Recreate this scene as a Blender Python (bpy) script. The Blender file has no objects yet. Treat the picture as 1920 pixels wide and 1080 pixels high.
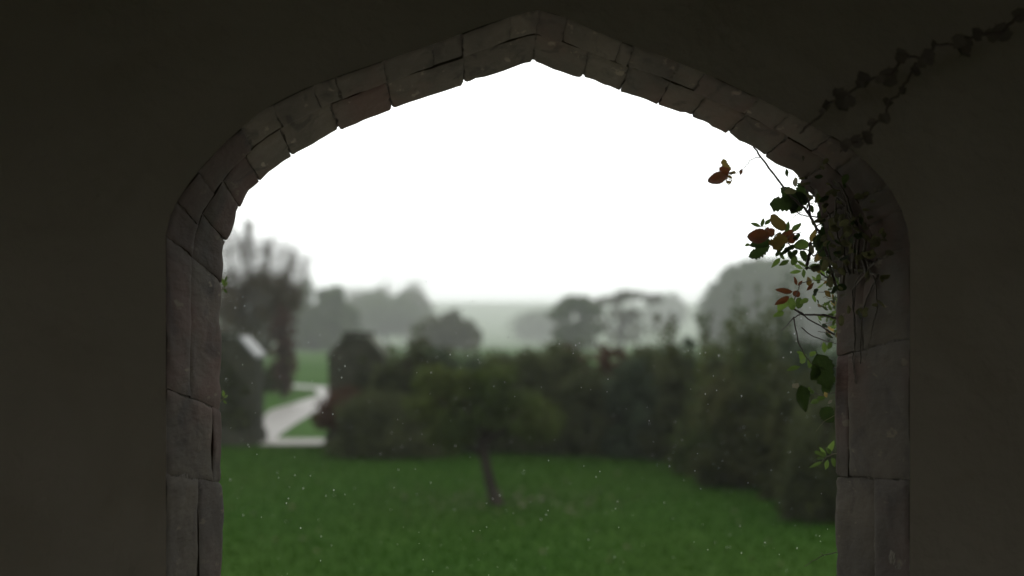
import bpy, math, random
import numpy as np
from mathutils import Vector, Matrix, noise

random.seed(7); rng = np.random.default_rng(7)
C = bpy.context.scene.collection
sc = bpy.context.scene
R = math.radians
CZ = 1.6                      # eye height above the porch floor
F = 1920*50/36                # focal length in photo pixels
DN, DF = 2.85, 3.26           # inner and outer plane of the archway wall
GZ = -0.4                     # lawn level

# ------------------------------------------------------------ camera, world, sun
cam = bpy.data.cameras.new('camera'); co = bpy.data.objects.new('camera', cam); C.objects.link(co)
co.location = (0, 0, CZ); co.rotation_euler = (R(90), 0, 0)
cam.lens = 50; cam.sensor_width = 36; cam.shift_y = 60/1920
cam.clip_end = 4000; cam.clip_start = .05
cam.dof.use_dof = True; cam.dof.focus_distance = 3.24; cam.dof.aperture_fstop = 1.9
sc.camera = co

SKY = 1.75
w = bpy.data.worlds.new('World'); sc.world = w; w.use_nodes = True
nt = w.node_tree; N = nt.nodes; L = nt.links
N.clear()
out = N.new('ShaderNodeOutputWorld'); bg = N.new('ShaderNodeBackground')
sky = N.new('ShaderNodeTexSky'); sky.sky_type = 'NISHITA'; sky.sun_disc = False
sky.sun_elevation = R(42); sky.sun_rotation = R(-12); sky.dust_density = 6; sky.air_density = 1
hs = N.new('ShaderNodeHueSaturation'); hs.inputs['Saturation'].default_value = .3
mx = N.new('ShaderNodeMixRGB'); mx.inputs[0].default_value = .9
mx.inputs[2].default_value = (SKY*9.8, SKY*10.05, SKY*10.0, 1)     # even cloud deck
L.new(sky.outputs[0], hs.inputs['Color']); L.new(hs.outputs[0], mx.inputs[1])
L.new(mx.outputs[0], bg.inputs[0]); bg.inputs[1].default_value = .1
L.new(bg.outputs[0], out.inputs[0])
sun = bpy.data.lights.new('sun', 'SUN'); sun.energy = .5; sun.angle = R(25); sun.color = (1, .97, .92)
so = bpy.data.objects.new('sun', sun); C.objects.link(so)
so.rotation_euler = (R(48), 0, R(180-12)); so.location = (0, 0, 9)
sc.view_settings.view_transform = 'Standard'; sc.view_settings.look = 'None'
sc.view_settings.exposure = 0; sc.view_settings.gamma = 1; sc.view_settings.use_curve_mapping = False
sc.cycles.use_denoising = True
try: sc.cycles.denoiser = 'OPENIMAGEDENOISE'
except Exception: pass
sc.cycles.max_bounces = 7; sc.cycles.diffuse_bounces = 4; sc.cycles.transmission_bounces = 4
sc.cycles.volume_bounces = 0; sc.cycles.transparent_max_bounces = 8
sc.cycles.sample_clamp_indirect = 6

# ------------------------------------------------------------ helpers
def P(px, py, D):             # a point of the place seen at photo pixel px,py at distance D
    return Vector(((px-960)*D/F, D, CZ+(600-py)*D/F))
def G(px, py):                # the same on the level garden ground
    D = (CZ-GZ)*F/(py-600); return P(px, py, D)
def wloc(o):
    v = Vector((0, 0, 0))
    while o is not None: v += o.location; o = o.parent
    return v
def thing(name, label, cat, loc, group=None):
    o = bpy.data.objects.new(name, None); C.objects.link(o); o.location = loc
    o.empty_display_size = .1
    o['label'] = label; o['category'] = cat
    if group: o['group'] = group
    return o
def mesh(name, V, Fs, mat, parent=None, kind=None, smooth=False, off=None):
    V = np.asarray(V, dtype=np.float64).reshape(-1, 3)
    if parent is not None: V = V-np.array(wloc(parent))
    me = bpy.data.meshes.new(name)
    if isinstance(Fs, np.ndarray):
        n, k = Fs.shape
        me.vertices.add(len(V)); me.vertices.foreach_set('co', V.astype(np.float32).ravel())
        me.loops.add(n*k); me.loops.foreach_set('vertex_index', Fs.astype(np.int32).ravel())
        me.polygons.add(n); me.polygons.foreach_set('loop_start', np.arange(0, n*k, k, dtype=np.int32))
        me.polygons.foreach_set('loop_total', np.full(n, k, dtype=np.int32)); me.update(calc_edges=True)
    else:
        me.from_pydata([tuple(v) for v in V], [], [tuple(f) for f in Fs]); me.update()
    if smooth: me.polygons.foreach_set('use_smooth', np.ones(len(me.polygons), dtype=bool))
    me.materials.append(mat)
    o = bpy.data.objects.new(name, me); C.objects.link(o)
    if parent is not None: o.parent = parent
    if kind: o['kind'] = kind
    return o
def tag(o, label, cat, group=None):
    o['label'] = label; o['category'] = cat
    if group: o['group'] = group
    return o
def box(x0, x1, y0, y1, z0, z1, B=None):
    V, Fc = B if B else ([], [])
    b = len(V)
    V += [(x0,y0,z0),(x1,y0,z0),(x1,y1,z0),(x0,y1,z0),(x0,y0,z1),(x1,y0,z1),(x1,y1,z1),(x0,y1,z1)]
    Fc += [tuple(b+i for i in f) for f in ((0,3,2,1),(4,5,6,7),(0,1,5,4),(1,2,6,5),(2,3,7,6),(3,0,4,7))]
    return V, Fc
def tubes(lines, sides=6):    # lines: list of [(point, radius), ...] -> verts, quads
    V = []; Q = []
    for ln in lines:
        base = len(V); n = len(ln)
        pts = [Vector(p) for p, r in ln]
        for i, (p, r) in enumerate(ln):
            t = (pts[min(i+1, n-1)]-pts[max(i-1, 0)])
            if t.length < 1e-9: t = Vector((0, 0, 1))
            t.normalize(); a = Vector((0, 1, 0)) if abs(t.y) < .9 else Vector((1, 0, 0))
            u = t.cross(a).normalized(); v = t.cross(u)
            for k in range(sides):
                an = 2*math.pi*k/sides
                V.append(pts[i]+u*(math.cos(an)*r)+v*(math.sin(an)*r))
        for i in range(n-1):
            for k in range(sides):
                a = base+i*sides+k; b = base+i*sides+(k+1) % sides
                Q.append((a, b, b+sides, a+sides))
    return np.array([tuple(v) for v in V]), np.array(Q)

# ------------------------------------------------------------ materials
def mat(name, c1, c2=None, scale=4, rough=.8, bump=0, bscale=30, spec=.3, trans=0, tcol=None, rnd=0,
        detail=5, lo=.35, hi=.65, stretch=None):
    m = bpy.data.materials.new(name); m.use_nodes = True
    t = m.node_tree; n = t.nodes; l = t.links; b = n['Principled BSDF']
    b.inputs['Roughness'].default_value = rough; b.inputs['Specular IOR Level'].default_value = spec
    tc = n.new('ShaderNodeTexCoord'); mp = n.new('ShaderNodeMapping'); l.new(tc.outputs['Object'], mp.inputs[0])
    if stretch: mp.inputs['Scale'].default_value = stretch
    col = None
    if c2:
        nz = n.new('ShaderNodeTexNoise'); nz.inputs['Scale'].default_value = scale; nz.inputs['Detail'].default_value = detail
        l.new(mp.outputs[0], nz.inputs['Vector'])
        cr = n.new('ShaderNodeValToRGB'); cr.color_ramp.elements[0].position = lo; cr.color_ramp.elements[1].position = hi
        cr.color_ramp.elements[0].color = (*c1, 1); cr.color_ramp.elements[1].color = (*c2, 1)
        l.new(nz.outputs['Fac'], cr.inputs[0]); col = cr.outputs[0]
    else:
        rg = n.new('ShaderNodeRGB'); rg.outputs[0].default_value = (*c1, 1); col = rg.outputs[0]
    if rnd:
        oi = n.new('ShaderNodeObjectInfo'); mr = n.new('ShaderNodeMapRange')
        mr.inputs['To Min'].default_value = 1-rnd; mr.inputs['To Max'].default_value = 1+rnd
        l.new(oi.outputs['Random'], mr.inputs['Value'])
        hv = n.new('ShaderNodeHueSaturation'); l.new(col, hv.inputs['Color']); l.new(mr.outputs[0], hv.inputs['Value'])
        col = hv.outputs[0]
    l.new(col, b.inputs['Base Color'])
    if bump:
        nb = n.new('ShaderNodeTexNoise'); nb.inputs['Scale'].default_value = bscale; nb.inputs['Detail'].default_value = 8
        l.new(mp.outputs[0], nb.inputs['Vector'])
        bp = n.new('ShaderNodeBump'); bp.inputs['Strength'].default_value = bump; bp.inputs['Distance'].default_value = .02
        l.new(nb.outputs['Fac'], bp.inputs['Height']); l.new(bp.outputs[0], b.inputs['Normal'])
    if trans:
        tr = n.new('ShaderNodeBsdfTranslucent'); ms = n.new('ShaderNodeMixShader'); ms.inputs[0].default_value = trans
        if tcol: tr.inputs[0].default_value = (*tcol, 1)
        else: l.new(col, tr.inputs[0])
        l.new(b.outputs[0], ms.inputs[1]); l.new(tr.outputs[0], ms.inputs[2])
        l.new(ms.outputs[0], n['Material Output'].inputs['Surface'])
    return m

def stone_mat(name, base, red, redness=.5):
    m = bpy.data.materials.new(name); m.use_nodes = True
    t = m.node_tree; n = t.nodes; l = t.links; b = n['Principled BSDF']
    b.inputs['Roughness'].default_value = .85; b.inputs['Specular IOR Level'].default_value = .2
    tc = n.new('ShaderNodeTexCoord'); oi = n.new('ShaderNodeObjectInfo')
    def noise_(scale, det=6, st=(1, 1, 1), dist=0):
        mp = n.new('ShaderNodeMapping'); mp.inputs['Scale'].default_value = (st[0], st[1]*.32, st[2])
        l.new(tc.outputs['Object'], mp.inputs[0])
        z = n.new('ShaderNodeTexNoise'); z.inputs['Scale'].default_value = scale; z.inputs['Detail'].default_value = det
        z.inputs['Distortion'].default_value = dist
        l.new(mp.outputs[0], z.inputs['Vector']); return z.outputs['Fac']
    def ramp(fac, a, b_, pa, pb):
        r = n.new('ShaderNodeValToRGB'); r.color_ramp.elements[0].position = pa; r.color_ramp.elements[1].position = pb
        r.color_ramp.elements[0].color = (*a, 1); r.color_ramp.elements[1].color = (*b_, 1); l.new(fac, r.inputs[0]); return r.outputs[0]
    def mix(f, a, b_, mode='MIX'):
        q = n.new('ShaderNodeMixRGB'); q.blend_type = mode
        if isinstance(f, float): q.inputs[0].default_value = f
        else: l.new(f, q.inputs[0])
        for s, i in ((a, 1), (b_, 2)):
            if isinstance(s, tuple): q.inputs[i].default_value = (*s, 1)
            else: l.new(s, q.inputs[i])
        return q.outputs[0]
    dark = tuple(x*.68 for x in base); light = tuple(x*1.3 for x in base)
    c = ramp(noise_(9, 9), dark, light, .32, .7)
    rm = ramp(noise_(5.5, 4, (1, 1, .6), .4), (0, 0, 0), (1, 1, 1), .62-.16*redness, .72-.1*redness)
    c = mix(rm, c, red)
    st = ramp(noise_(20, 5, (1, 1, .42), .8), (1, 1, 1), (.35, .33, .3), .55, .66)     # dark weathering streaks
    c = mix(.7, c, st, 'MULTIPLY')
    lich = ramp(noise_(34, 5), (0, 0, 0), (1, 1, 1), .64, .7)
    c = mix(lich, c, tuple(x*2.1 for x in base))
    mr = n.new('ShaderNodeMapRange'); mr.inputs['To Min'].default_value = .85; mr.inputs['To Max'].default_value = 1.15
    l.new(oi.outputs['Random'], mr.inputs['Value'])
    hv = n.new('ShaderNodeHueSaturation'); l.new(c, hv.inputs['Color']); l.new(mr.outputs[0], hv.inputs['Value'])
    l.new(hv.outputs[0], b.inputs['Base Color'])
    ad = n.new('ShaderNodeMath'); ad.operation = 'ADD'; l.new(noise_(45, 10), ad.inputs[0]); l.new(noise_(16, 6, (1, 1, 1), .5), ad.inputs[1])
    bp = n.new('ShaderNodeBump'); bp.inputs['Strength'].default_value = .45; bp.inputs['Distance'].default_value = .010
    l.new(ad.outputs[0], bp.inputs['Height']); l.new(bp.outputs[0], b.inputs['Normal'])
    return m

M = {}
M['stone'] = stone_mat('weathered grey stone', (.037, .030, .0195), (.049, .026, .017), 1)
M['litstone'] = stone_mat('soffit brightened stone', (.068, .059, .043), (.074, .048, .034), .6)  # paler copies of the arch stone, brightening the dim soffit by colour
M['litstone2'] = stone_mat('soffit brightened reddish stone', (.072, .057, .043), (.078, .046, .034), .8)
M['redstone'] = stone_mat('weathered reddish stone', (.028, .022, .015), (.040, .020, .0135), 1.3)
M['mortar'] = mat('crumbling mortar', (.036, .030, .022), (.062, .052, .038), 20, .95, .8, 60)
def plaster_mat():
    m = mat('old limewashed plaster', (.33, .295, .24), (.395, .355, .295), 1.3, .95, .4, 22, .3, detail=9)
    t = m.node_tree; n = t.nodes; l = t.links; b = n['Principled BSDF']; src = b.inputs['Base Color'].links[0].from_socket
    tc = n.new('ShaderNodeTexCoord')
    def rp(fac, pa, pb, ca, cb):
        q = n.new('ShaderNodeValToRGB'); q.color_ramp.elements[0].position = pa; q.color_ramp.elements[1].position = pb
        q.color_ramp.elements[0].color = (*ca, 1); q.color_ramp.elements[1].color = (*cb, 1); l.new(fac, q.inputs[0]); return q.outputs[0]
    z = n.new('ShaderNodeTexNoise'); z.inputs['Scale'].default_value = 3.1; z.inputs['Detail'].default_value = 10; z.inputs['Distortion'].default_value = 1.2; l.new(tc.outputs['Object'], z.inputs['Vector'])
    stain = rp(z.outputs['Fac'], .5, .68, (1, 1, 1), (.93, .92, .90))
    a = n.new('ShaderNodeMixRGB'); a.blend_type = 'MULTIPLY'; a.inputs[0].default_value = 1; l.new(src, a.inputs[1]); l.new(stain, a.inputs[2])
    l.new(a.outputs[0], b.inputs['Base Color']); return m
M['plaster'] = plaster_mat()
M['floor'] = mat('porch flagstones', (.26, .235, .19), (.34, .31, .25), 2.5, .6, .4, 12)
M['lawn'] = mat('lawn turf', (.0185, .050, .0035), (.022, .052, .0045), .5, .95, .6, 40, .03, detail=8)
M['blade'] = mat('grass blades', (.0185, .055, .0035), (.024, .057, .005), .45, .9, spec=.04, trans=.3, detail=8)
M['field'] = mat('meadow grass', (.022, .058, .010), (.040, .074, .018), .05, 1, spec=.02, detail=4)
M['bounce_slab'] = mat('pale bounce surface', (.42, .385, .32), (.50, .46, .39), 2, .6, .2, 20)  # kept pale to reflect sky light upward
M['path'] = mat('wet gravel path', (.07, .061, .05), (.12, .112, .097), .45, .46, .3, 40, .7)
M['kerb'] = mat('wet threshold stone', (.12, .11, .09), (.16, .15, .125), 3, .6, .2, 30, .5)
M['pier'] = mat('dark mossy pier stone', (.022, .024, .016), (.038, .038, .027), 5, .95, .6, 20, .06)
M['cap'] = mat('wet slate coping', (.07, .075, .072), (.11, .115, .11), 6, .45, .15, 20, .45)
M['mosscap'] = mat('moss covered coping', (.045, .05, .032), (.085, .088, .066), 9, .8, .4, 20, .15)
M['bark'] = mat('dark wet bark', (.018, .015, .012), (.036, .03, .024), 12, .95, .6, 40, .05, stretch=(1, 1, .2))
M['twig'] = mat('brown twigs', (.07, .06, .045), (.11, .095, .07), 4, .8)
M['stem'] = mat('dark creeper stem', (.030, .022, .017), (.055, .038, .027), 60, .6, .4, 200)
M['greenstem'] = mat('green shoot', (.07, .085, .03), (.09, .06, .03), 30, .6, trans=.1)
def leafmat(name, a, b, tr=.3, sc_=1.2, rn=0): return mat(name, a, b, sc_, .8, spec=.08, trans=tr, rnd=rn, detail=4, lo=.38, hi=.62)
M['hedge'] = leafmat('hedge leaves', (.034, .041, .016), (.055, .064, .024))
M['hedge2'] = leafmat('bluish evergreen leaves', (.028, .042, .022), (.045, .058, .032))
M['hedgey'] = leafmat('yellow green leaves', (.045, .065, .014), (.08, .095, .024))
M['hedgeb'] = leafmat('brownish autumn leaves', (.030, .037, .012), (.05, .05, .018))
M['hedger'] = leafmat('dark red leaves', (.048, .026, .016), (.07, .036, .022))
M['hedgel'] = leafmat('small tree leaves', (.030, .046, .011), (.058, .074, .02))
M['far'] = leafmat('far evergreen leaves', (.030, .052, .014), (.055, .085, .025), .25, .4)
M['farb'] = leafmat('far brown green leaves', (.045, .048, .022), (.066, .072, .032), .25, .4)
M['twiggy'] = leafmat('dry brown leaves and buds', (.055, .050, .030), (.09, .075, .05), .25, .8)
M['copper'] = leafmat('copper coloured leaves', (.058, .034, .026), (.08, .05, .038), .25, .8)
def cl(name, a, b, t, s=4): return mat(name, a, b, s, .42, .25, 14, .35, .5, t, rnd=.3, lo=.42, hi=.56)
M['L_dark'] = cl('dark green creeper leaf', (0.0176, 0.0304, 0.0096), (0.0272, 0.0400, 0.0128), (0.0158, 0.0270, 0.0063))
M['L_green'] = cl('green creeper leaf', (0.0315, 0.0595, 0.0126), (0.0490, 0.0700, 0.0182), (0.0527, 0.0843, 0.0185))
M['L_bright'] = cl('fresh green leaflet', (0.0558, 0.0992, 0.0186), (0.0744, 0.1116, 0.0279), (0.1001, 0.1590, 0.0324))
M['L_red'] = cl('red autumn leaf', (.075, .022, .012), (.05, .042, .013), (.075, .026, .010), 3)
M['L_olive'] = cl('olive turning leaf', (0.0525, 0.0488, 0.0135), (0.0750, 0.0375, 0.0150), (0.1120, 0.0800, 0.0200), 3)
M['L_jamb'] = cl('shaded brown green leaf', (.070, .072, .036), (.09, .080, .046), (.07, .07, .03))
M['L_yellow'] = cl('yellowed leaf', (0.1120, 0.0910, 0.0315), (0.0910, 0.0700, 0.0280), (0.2496, 0.1824, 0.0576))
M['L_pale'] = cl('pale withered leaf', (0.1080, 0.1020, 0.0720), (0.0780, 0.0720, 0.0510), (0.0960, 0.0900, 0.0600))
M['jambstem'] = mat('grey brown ivy stem', (.045, .038, .026), (.075, .062, .044), 60, .7, .4, 200)
M['drystem'] = mat('dry strand stem', (.12, .10, .085), (.16, .13, .11), 60, .8)
M['L_ivy'] = mat('dull ivy leaf', (.135, .115, .095), (.175, .145, .12), 30, .6, .2, 60, .3, rnd=.2)
M['fallen'] = mat('fallen brown leaves', (.045, .042, .016), (.065, .052, .02), 8, .7)
wm = bpy.data.materials.new('rain water'); wm.use_nodes = True
wn = wm.node_tree.nodes; wl = wm.node_tree.links; b = wn['Principled BSDF']
b.inputs['Roughness'].default_value = .1; b.inputs['Base Color'].default_value = (.8, .82, .81, 1)
wt = wn.new('ShaderNodeBsdfTransparent'); wx = wn.new('ShaderNodeMixShader'); wx.inputs[0].default_value = .52   # white share stands in for sky light refracted in the drop
wl.new(wt.outputs[0], wx.inputs[1]); wl.new(b.outputs[0], wx.inputs[2]); wl.new(wx.outputs[0], wn['Material Output'].inputs['Surface'])
M['water'] = wm

# ------------------------------------------------------------ ground, field, hill
def gh(x, y):
    v = min(max((y-60)/440, 0), 1); t = min(max((y-700)/740, 0), 1); t = t*t*(3-2*t)
    s = min(max((abs(x)-15)/40, 0), 1)
    return GZ-7.2*v+t*(26.6-.0025*x+.5*math.sin(x*.006+1.3)) + (0.02*s*math.sin(x*.2)*math.cos(y*.13))
xs = np.concatenate([-np.geomspace(1500, 12, 40), np.linspace(-10, 10, 11), np.geomspace(12, 1500, 40)])
ys = np.concatenate([np.linspace(-60, 20, 17), np.geomspace(24, 1490, 90)])
V = [(x, y, gh(x, y)) for y in ys for x in xs]; nx = len(xs)
Q = [(j*nx+i, j*nx+i+1, (j+1)*nx+i+1, (j+1)*nx+i) for j in range(len(ys)-1) for i in range(nx-1)]
mesh('ground', V, np.array(Q), M['field'], kind='structure', smooth=True)
V = [(x, y, GZ+.008) for y in np.linspace(3.5, 22.55, 20) for x in np.linspace(-14, 14, 25)]
Q = [(j*25+i, j*25+i+1, (j+1)*25+i+1, (j+1)*25+i) for j in range(19) for i in range(24)]
mesh('lawn', V, np.array(Q), M['lawn'], kind='structure')

# path beyond the gate: a wet gravel ribbon that swings right, then left behind the shrubs
cl_ = [(-4.15, 23.3, .3), (-4.32, 24.5, .3), (-4.48, 26.5, .36), (-4.66, 29, .44), (-4.78, 31.5, .56), (-4.6, 34.5, .62), (-4.6, 37.5, .5), (-5.3, 41.2, .4), (-6.6, 43, .45), (-9, 44.6, 1.2), (-14, 45.5, 1.3)]
V = []; Q = []
for i, (x, y, hw) in enumerate(cl_):
    a = Vector(cl_[max(i-1, 0)][:2]); b_ = Vector(cl_[min(i+1, len(cl_)-1)][:2]); t = (b_-a).normalized()
    nrm = Vector((t.y, -t.x))
    for s in (-1, 1): V.append((x+nrm.x*hw*s, y+nrm.y*hw*s, GZ+.013))
Q = [(2*i, 2*i+1, 2*i+3, 2*i+2) for i in range(len(cl_)-1)]
mesh('path', V, Q, M['path'], kind='structure')
mesh('threshold', *box(-4.03, -2.8, 22.56, 23.65, GZ-.05, GZ+.03), M['kerb'], kind='structure')

def grass(n, x0, x1, y0, y1, hmin, hmax):
    x = rng.uniform(x0, x1, n); y = y0+(y1-y0)*rng.random(n)**1.1; h = rng.uniform(hmin, hmax, n); a = rng.uniform(0, 2*np.pi, n)
    wd = .006+.006*rng.random(n)
    lx = rng.normal(0, .45, n)*h; ly = rng.normal(0, .45, n)*h
    z = np.full(n, GZ+.006)
    V = np.stack([np.stack([x-np.cos(a)*wd, y-np.sin(a)*wd, z], 1), np.stack([x+np.cos(a)*wd, y+np.sin(a)*wd, z], 1),
                  np.stack([x+lx, y+ly, z+h], 1)], 1).reshape(-1, 3)
    return V, np.arange(3*n).reshape(-1, 3)
V, Q = grass(150000, -6.5, 6.8, 7.5, 22.4, .018, .045)
mesh('grass', V, Q, M['blade'], kind='stuff')
V = []; Q = []
for i in range(190):
    if i % 3: c = G(random.gauss(940, 110), random.gauss(945, 14))
    else: c = G(random.uniform(430, 1500), random.uniform(850, 1070))
    if c.y > 22: continue
    s = random.uniform(.012, .028); a = random.uniform(0, 6.28); b0 = len(V); z = GZ+random.uniform(.04, .07)
    for k in range(5):
        an = a+k*1.2566; V.append((c.x+math.cos(an)*s*(1+.4*(k == 0)), c.y+math.sin(an)*s, z+random.uniform(-.012, .012)))
    Q.append((b0, b0+1, b0+2, b0+3, b0+4))
mesh('fallen_leaves', V, Q, M['fallen'], kind='stuff')

# ------------------------------------------------------------ foliage
def leaves(cl, n, size, flat=.0):
    """cl: array of (x,y,z,r) clump spheres -> n leaf quads spread through them"""
    cl = np.asarray(cl, float); wgt = cl[:, 3]**2.2; idx = rng.choice(len(cl), n, p=wgt/wgt.sum())
    d = rng.normal(size=(n, 3)); d /= np.linalg.norm(d, axis=1)[:, None]
    rr = rng.random(n)**(1/2.2)
    c = cl[idx, :3]+d*(cl[idx, 3]*rr)[:, None]
    u = rng.normal(size=(n, 3)); u /= np.linalg.norm(u, axis=1)[:, None]
    v = np.cross(u, rng.normal(size=(n, 3))); v /= np.linalg.norm(v, axis=1)[:, None]
    s = size*(.6+.8*rng.random(n)); u *= s[:, None]; v *= (s*.55)[:, None]
    V = np.stack([c-u, c-v*.9-u*.1, c+u, c+v*.9-u*.1], 1).reshape(-1, 3)
    return V, np.arange(4*n).reshape(-1, 4)
def clumps(ells, per, rc, seed=0, amp=.28):
    """ells: list of (cx,cy,cz,rx,ry,rz) -> small clump spheres biased to their surface, with gaps"""
    out_ = []
    for e in ells:
        e = np.array(e, float)
        for k in range(per):
            d = rng.normal(size=3); d /= np.linalg.norm(d)
            q = rng.random()**.4
            nz_ = noise.noise(Vector(d*2.1+seed))
            s = q*(1+amp*nz_)
            out_.append((*(e[:3]+d*e[3:]*s), rc*(.55+.9*rng.random())))
    return np.array(out_)
def shrub(name, label, cat, m, px, base_py, top_py, wpx, n=9000, leaf=.045, shape=(1,), D=None, group=None, stems=5, depth=None, rc=None, lift=0, shoots=0, lumps=6):
    D = D or (CZ-GZ)*F/(base_py-600)
    s = D/F; X = (px-960)*s; H = (base_py-top_py)*s; W = wpx*s/2; dp = depth or W*.9
    root = thing(name, label, cat, (X, D, GZ), group)
    sd = random.random()*50
    ells = [(X, D, GZ+H*.46, W*.85, dp*.85, H*.5)]
    if not lift: ells += [(X-W*.45, D, GZ+H*.14, W*.55, dp*.5, H*.17), (X+W*.45, D, GZ+H*.14, W*.55, dp*.5, H*.17), (X, D, GZ+H*.12, W*.6, dp*.5, H*.14)]
    n = int(n*1.25)
    for k in range(lumps):
        a = random.uniform(0, 6.28); q = random.uniform(.25, .6)
        ells.append((X+math.cos(a)*W*q, D+math.sin(a)*dp*q, GZ+H*random.uniform(.3, .72), W*.42, dp*.42, H*.28))
    c = clumps(ells, 60, rc or min(W, H)*.17, sd)
    c[:, 2] = np.maximum(c[:, 2], GZ+.06+lift)
    V, Q = leaves(c, n, leaf)
    k = V[:, 2] < GZ+.01; V[k, 2] = GZ+.01
    mesh('foliage', V, Q, m, root)
    ln = []
    for k in range(stems):
        a = random.uniform(0, 6.28); e = Vector((X+math.cos(a)*W*.6, D+math.sin(a)*dp*.6, GZ+H*random.uniform(.55, .9)))
        b0 = Vector((X+math.cos(a)*W*.12, D+math.sin(a)*dp*.12, GZ-.02))
        ln.append([(b0.lerp(e, t)+Vector((random.gauss(0, .03), random.gauss(0, .03), 0)), .025*(1.1-t)+.004) for t in (0, .25, .5, .75, 1)])
    v, q = tubes(ln, 5); mesh('stem', v, q, M['bark'], root, kind='stuff')
    if shoots:
        ln = []; cs = []
        for k in range(shoots):
            x = X+random.uniform(-.8, .8)*W; h = H*random.uniform(1.0, 1.28); p0 = Vector((x, D+random.uniform(-.3, .3), GZ+H*.6))
            p1 = Vector((x+random.gauss(0, .12), p0.y, GZ+h)); ln.append([(p0, .008), (p0.lerp(p1, .5), .006), (p1, .003)])
            for t in np.linspace(.35, 1, 8): cs.append((*(p0.lerp(p1, t)), .07))
        v, q = tubes(ln, 4); v2, q2 = leaves(cs, shoots*45, leaf*.9)
        mesh('shoot', np.vstack([v, v2]), np.vstack([q, q2+len(v)]), m, root, kind='stuff')
    return root

def bough_tree(name, label, m, px, D, base_py, top_py, wpx, ells=None, n=9000, leaf=.12, trunk_r=.16, group=None, bark='bark', rc=None, per=55, gz=None, crown_lo=.3, cat='tree', amp=.28):
    s = D/F; X = (px-960)*s; z0 = gh(X, D) if gz is None else gz
    H = CZ+(600-top_py)*s-z0; W = wpx*s/2
    root = thing(name, label, cat, (X, D, z0), group)
    if ells is None:
        ells = [(0, 0, .62, .8, .8, .36), (-.4, 0, .5, .5, .5, .26), (.42, .1, .52, .5, .5, .26), (.1, -.2, .8, .5, .5, .2), (-.2, .2, .74, .45, .5, .2)]
    E = [(X+e[0]*W, D+e[1]*W, z0+e[2]*H, e[3]*W, e[4]*W, e[5]*H) for e in ells]
    c = clumps(E, per, rc or W*.13, random.random()*50, amp)
    V, Q = leaves(c, n, leaf)
    mesh('crown', V, Q, m, root)
    top = Vector((X, D, z0+H*.6)); ln = [[(Vector((X, D, z0-.05)), trunk_r*1.3), (Vector((X+.05*W, D, z0+H*.15)), trunk_r), (Vector((X-.03*W, D, z0+H*.4)), trunk_r*.75), (top, trunk_r*.4)]]
    for e in E:
        e0 = Vector(e[:3])
        for k in range(5):
            p0 = Vector((X, D, z0+H*random.uniform(.22, .5))); d = Vector((random.gauss(0, 1), random.gauss(0, 1), random.gauss(0, 1))).normalized()
            p1 = e0+Vector((d.x*e[3], d.y*e[4], abs(d.z)*e[5]))*.8
            mdl = p0.lerp(p1, .5)+Vector((0, 0, -.05*H))
            ln.append([(p0, trunk_r*.4), (mdl, trunk_r*.22), (p1, trunk_r*.05)])
    v, q = tubes(ln, 6); mesh('trunk', v, q, M[bark], root, smooth=True)
    return root

# ---- gate piers
def pier(px0, px1, label, cap):
    D = 22.9; s = D/F; x0 = (px0-960)*s; x1 = (px1-960)*s; xc = (x0+x1)/2; hw = (x1-x0)/2
    root = thing('gate_pier', label, 'gate pier', (xc, D, GZ), 'gate piers')
    zt = CZ+(600-668)*s
    V, Q = box(xc-hw, xc+hw, D-hw, D+hw, GZ-.05, zt)
    o = mesh('shaft', V, Q, M['pier'], root)
    V, Q = box(xc-hw-.045, xc+hw+.045, D-hw-.045, D+hw+.045, GZ-.05, GZ+.22); mesh('plinth', V, Q, M['pier'], root)
    tw = hw*.40; ztop = CZ+(600-628)*s; y0 = D-hw+.01; y1 = D+hw-.01
    prof = [(-hw*.985, zt), (hw*.985, zt), (tw, ztop-.03), (-tw, ztop-.03)]
    V = [(xc+a, y, z) for y in (y0, y1) for a, z in prof]
    mesh('gable', V, [(0, 1, 2, 3), (7, 6, 5, 4), (1, 5, 6, 2), (3, 2, 6, 7), (0, 3, 7, 4)], M['pier'], root)
    for sg in (-1, 1):
        a0, a1 = hw+.03, tw-.02; th = .05
        P_ = [(sg*a0, zt-.035), (sg*a1, ztop-.028), (sg*a1, ztop-.028+th), (sg*a0, zt-.035+th)]
        V = [(xc+a, y, z+.012) for y in (y0-.035, y1+.035) for a, z in P_]
        mesh('coping', V, [(0, 1, 2, 3), (7, 6, 5, 4), (0, 4, 5, 1), (1, 5, 6, 2), (2, 6, 7, 3), (3, 7, 4, 0)], M[cap], root)
    mesh('ridge_stone', *box(xc-tw-.03, xc+tw+.03, y0-.04, y1+.04, ztop-.012, ztop+.05), M['pier'], root)
    V, Q = leaves(clumps([(xc, D-hw*.98, GZ+.8, hw*.95, .06, .8)], 60, .07, 3), 2500, .03)
    mesh('moss', V, Q, M['hedge'], root, kind='stuff')
    return root
pier(384, 486, 'left stone gate pier with a pale wet sloping cap, beside the left jamb', 'cap')
pier(622, 724, 'right stone gate pier with dark pointed top behind the reddish shrub', 'mosscap')

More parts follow.
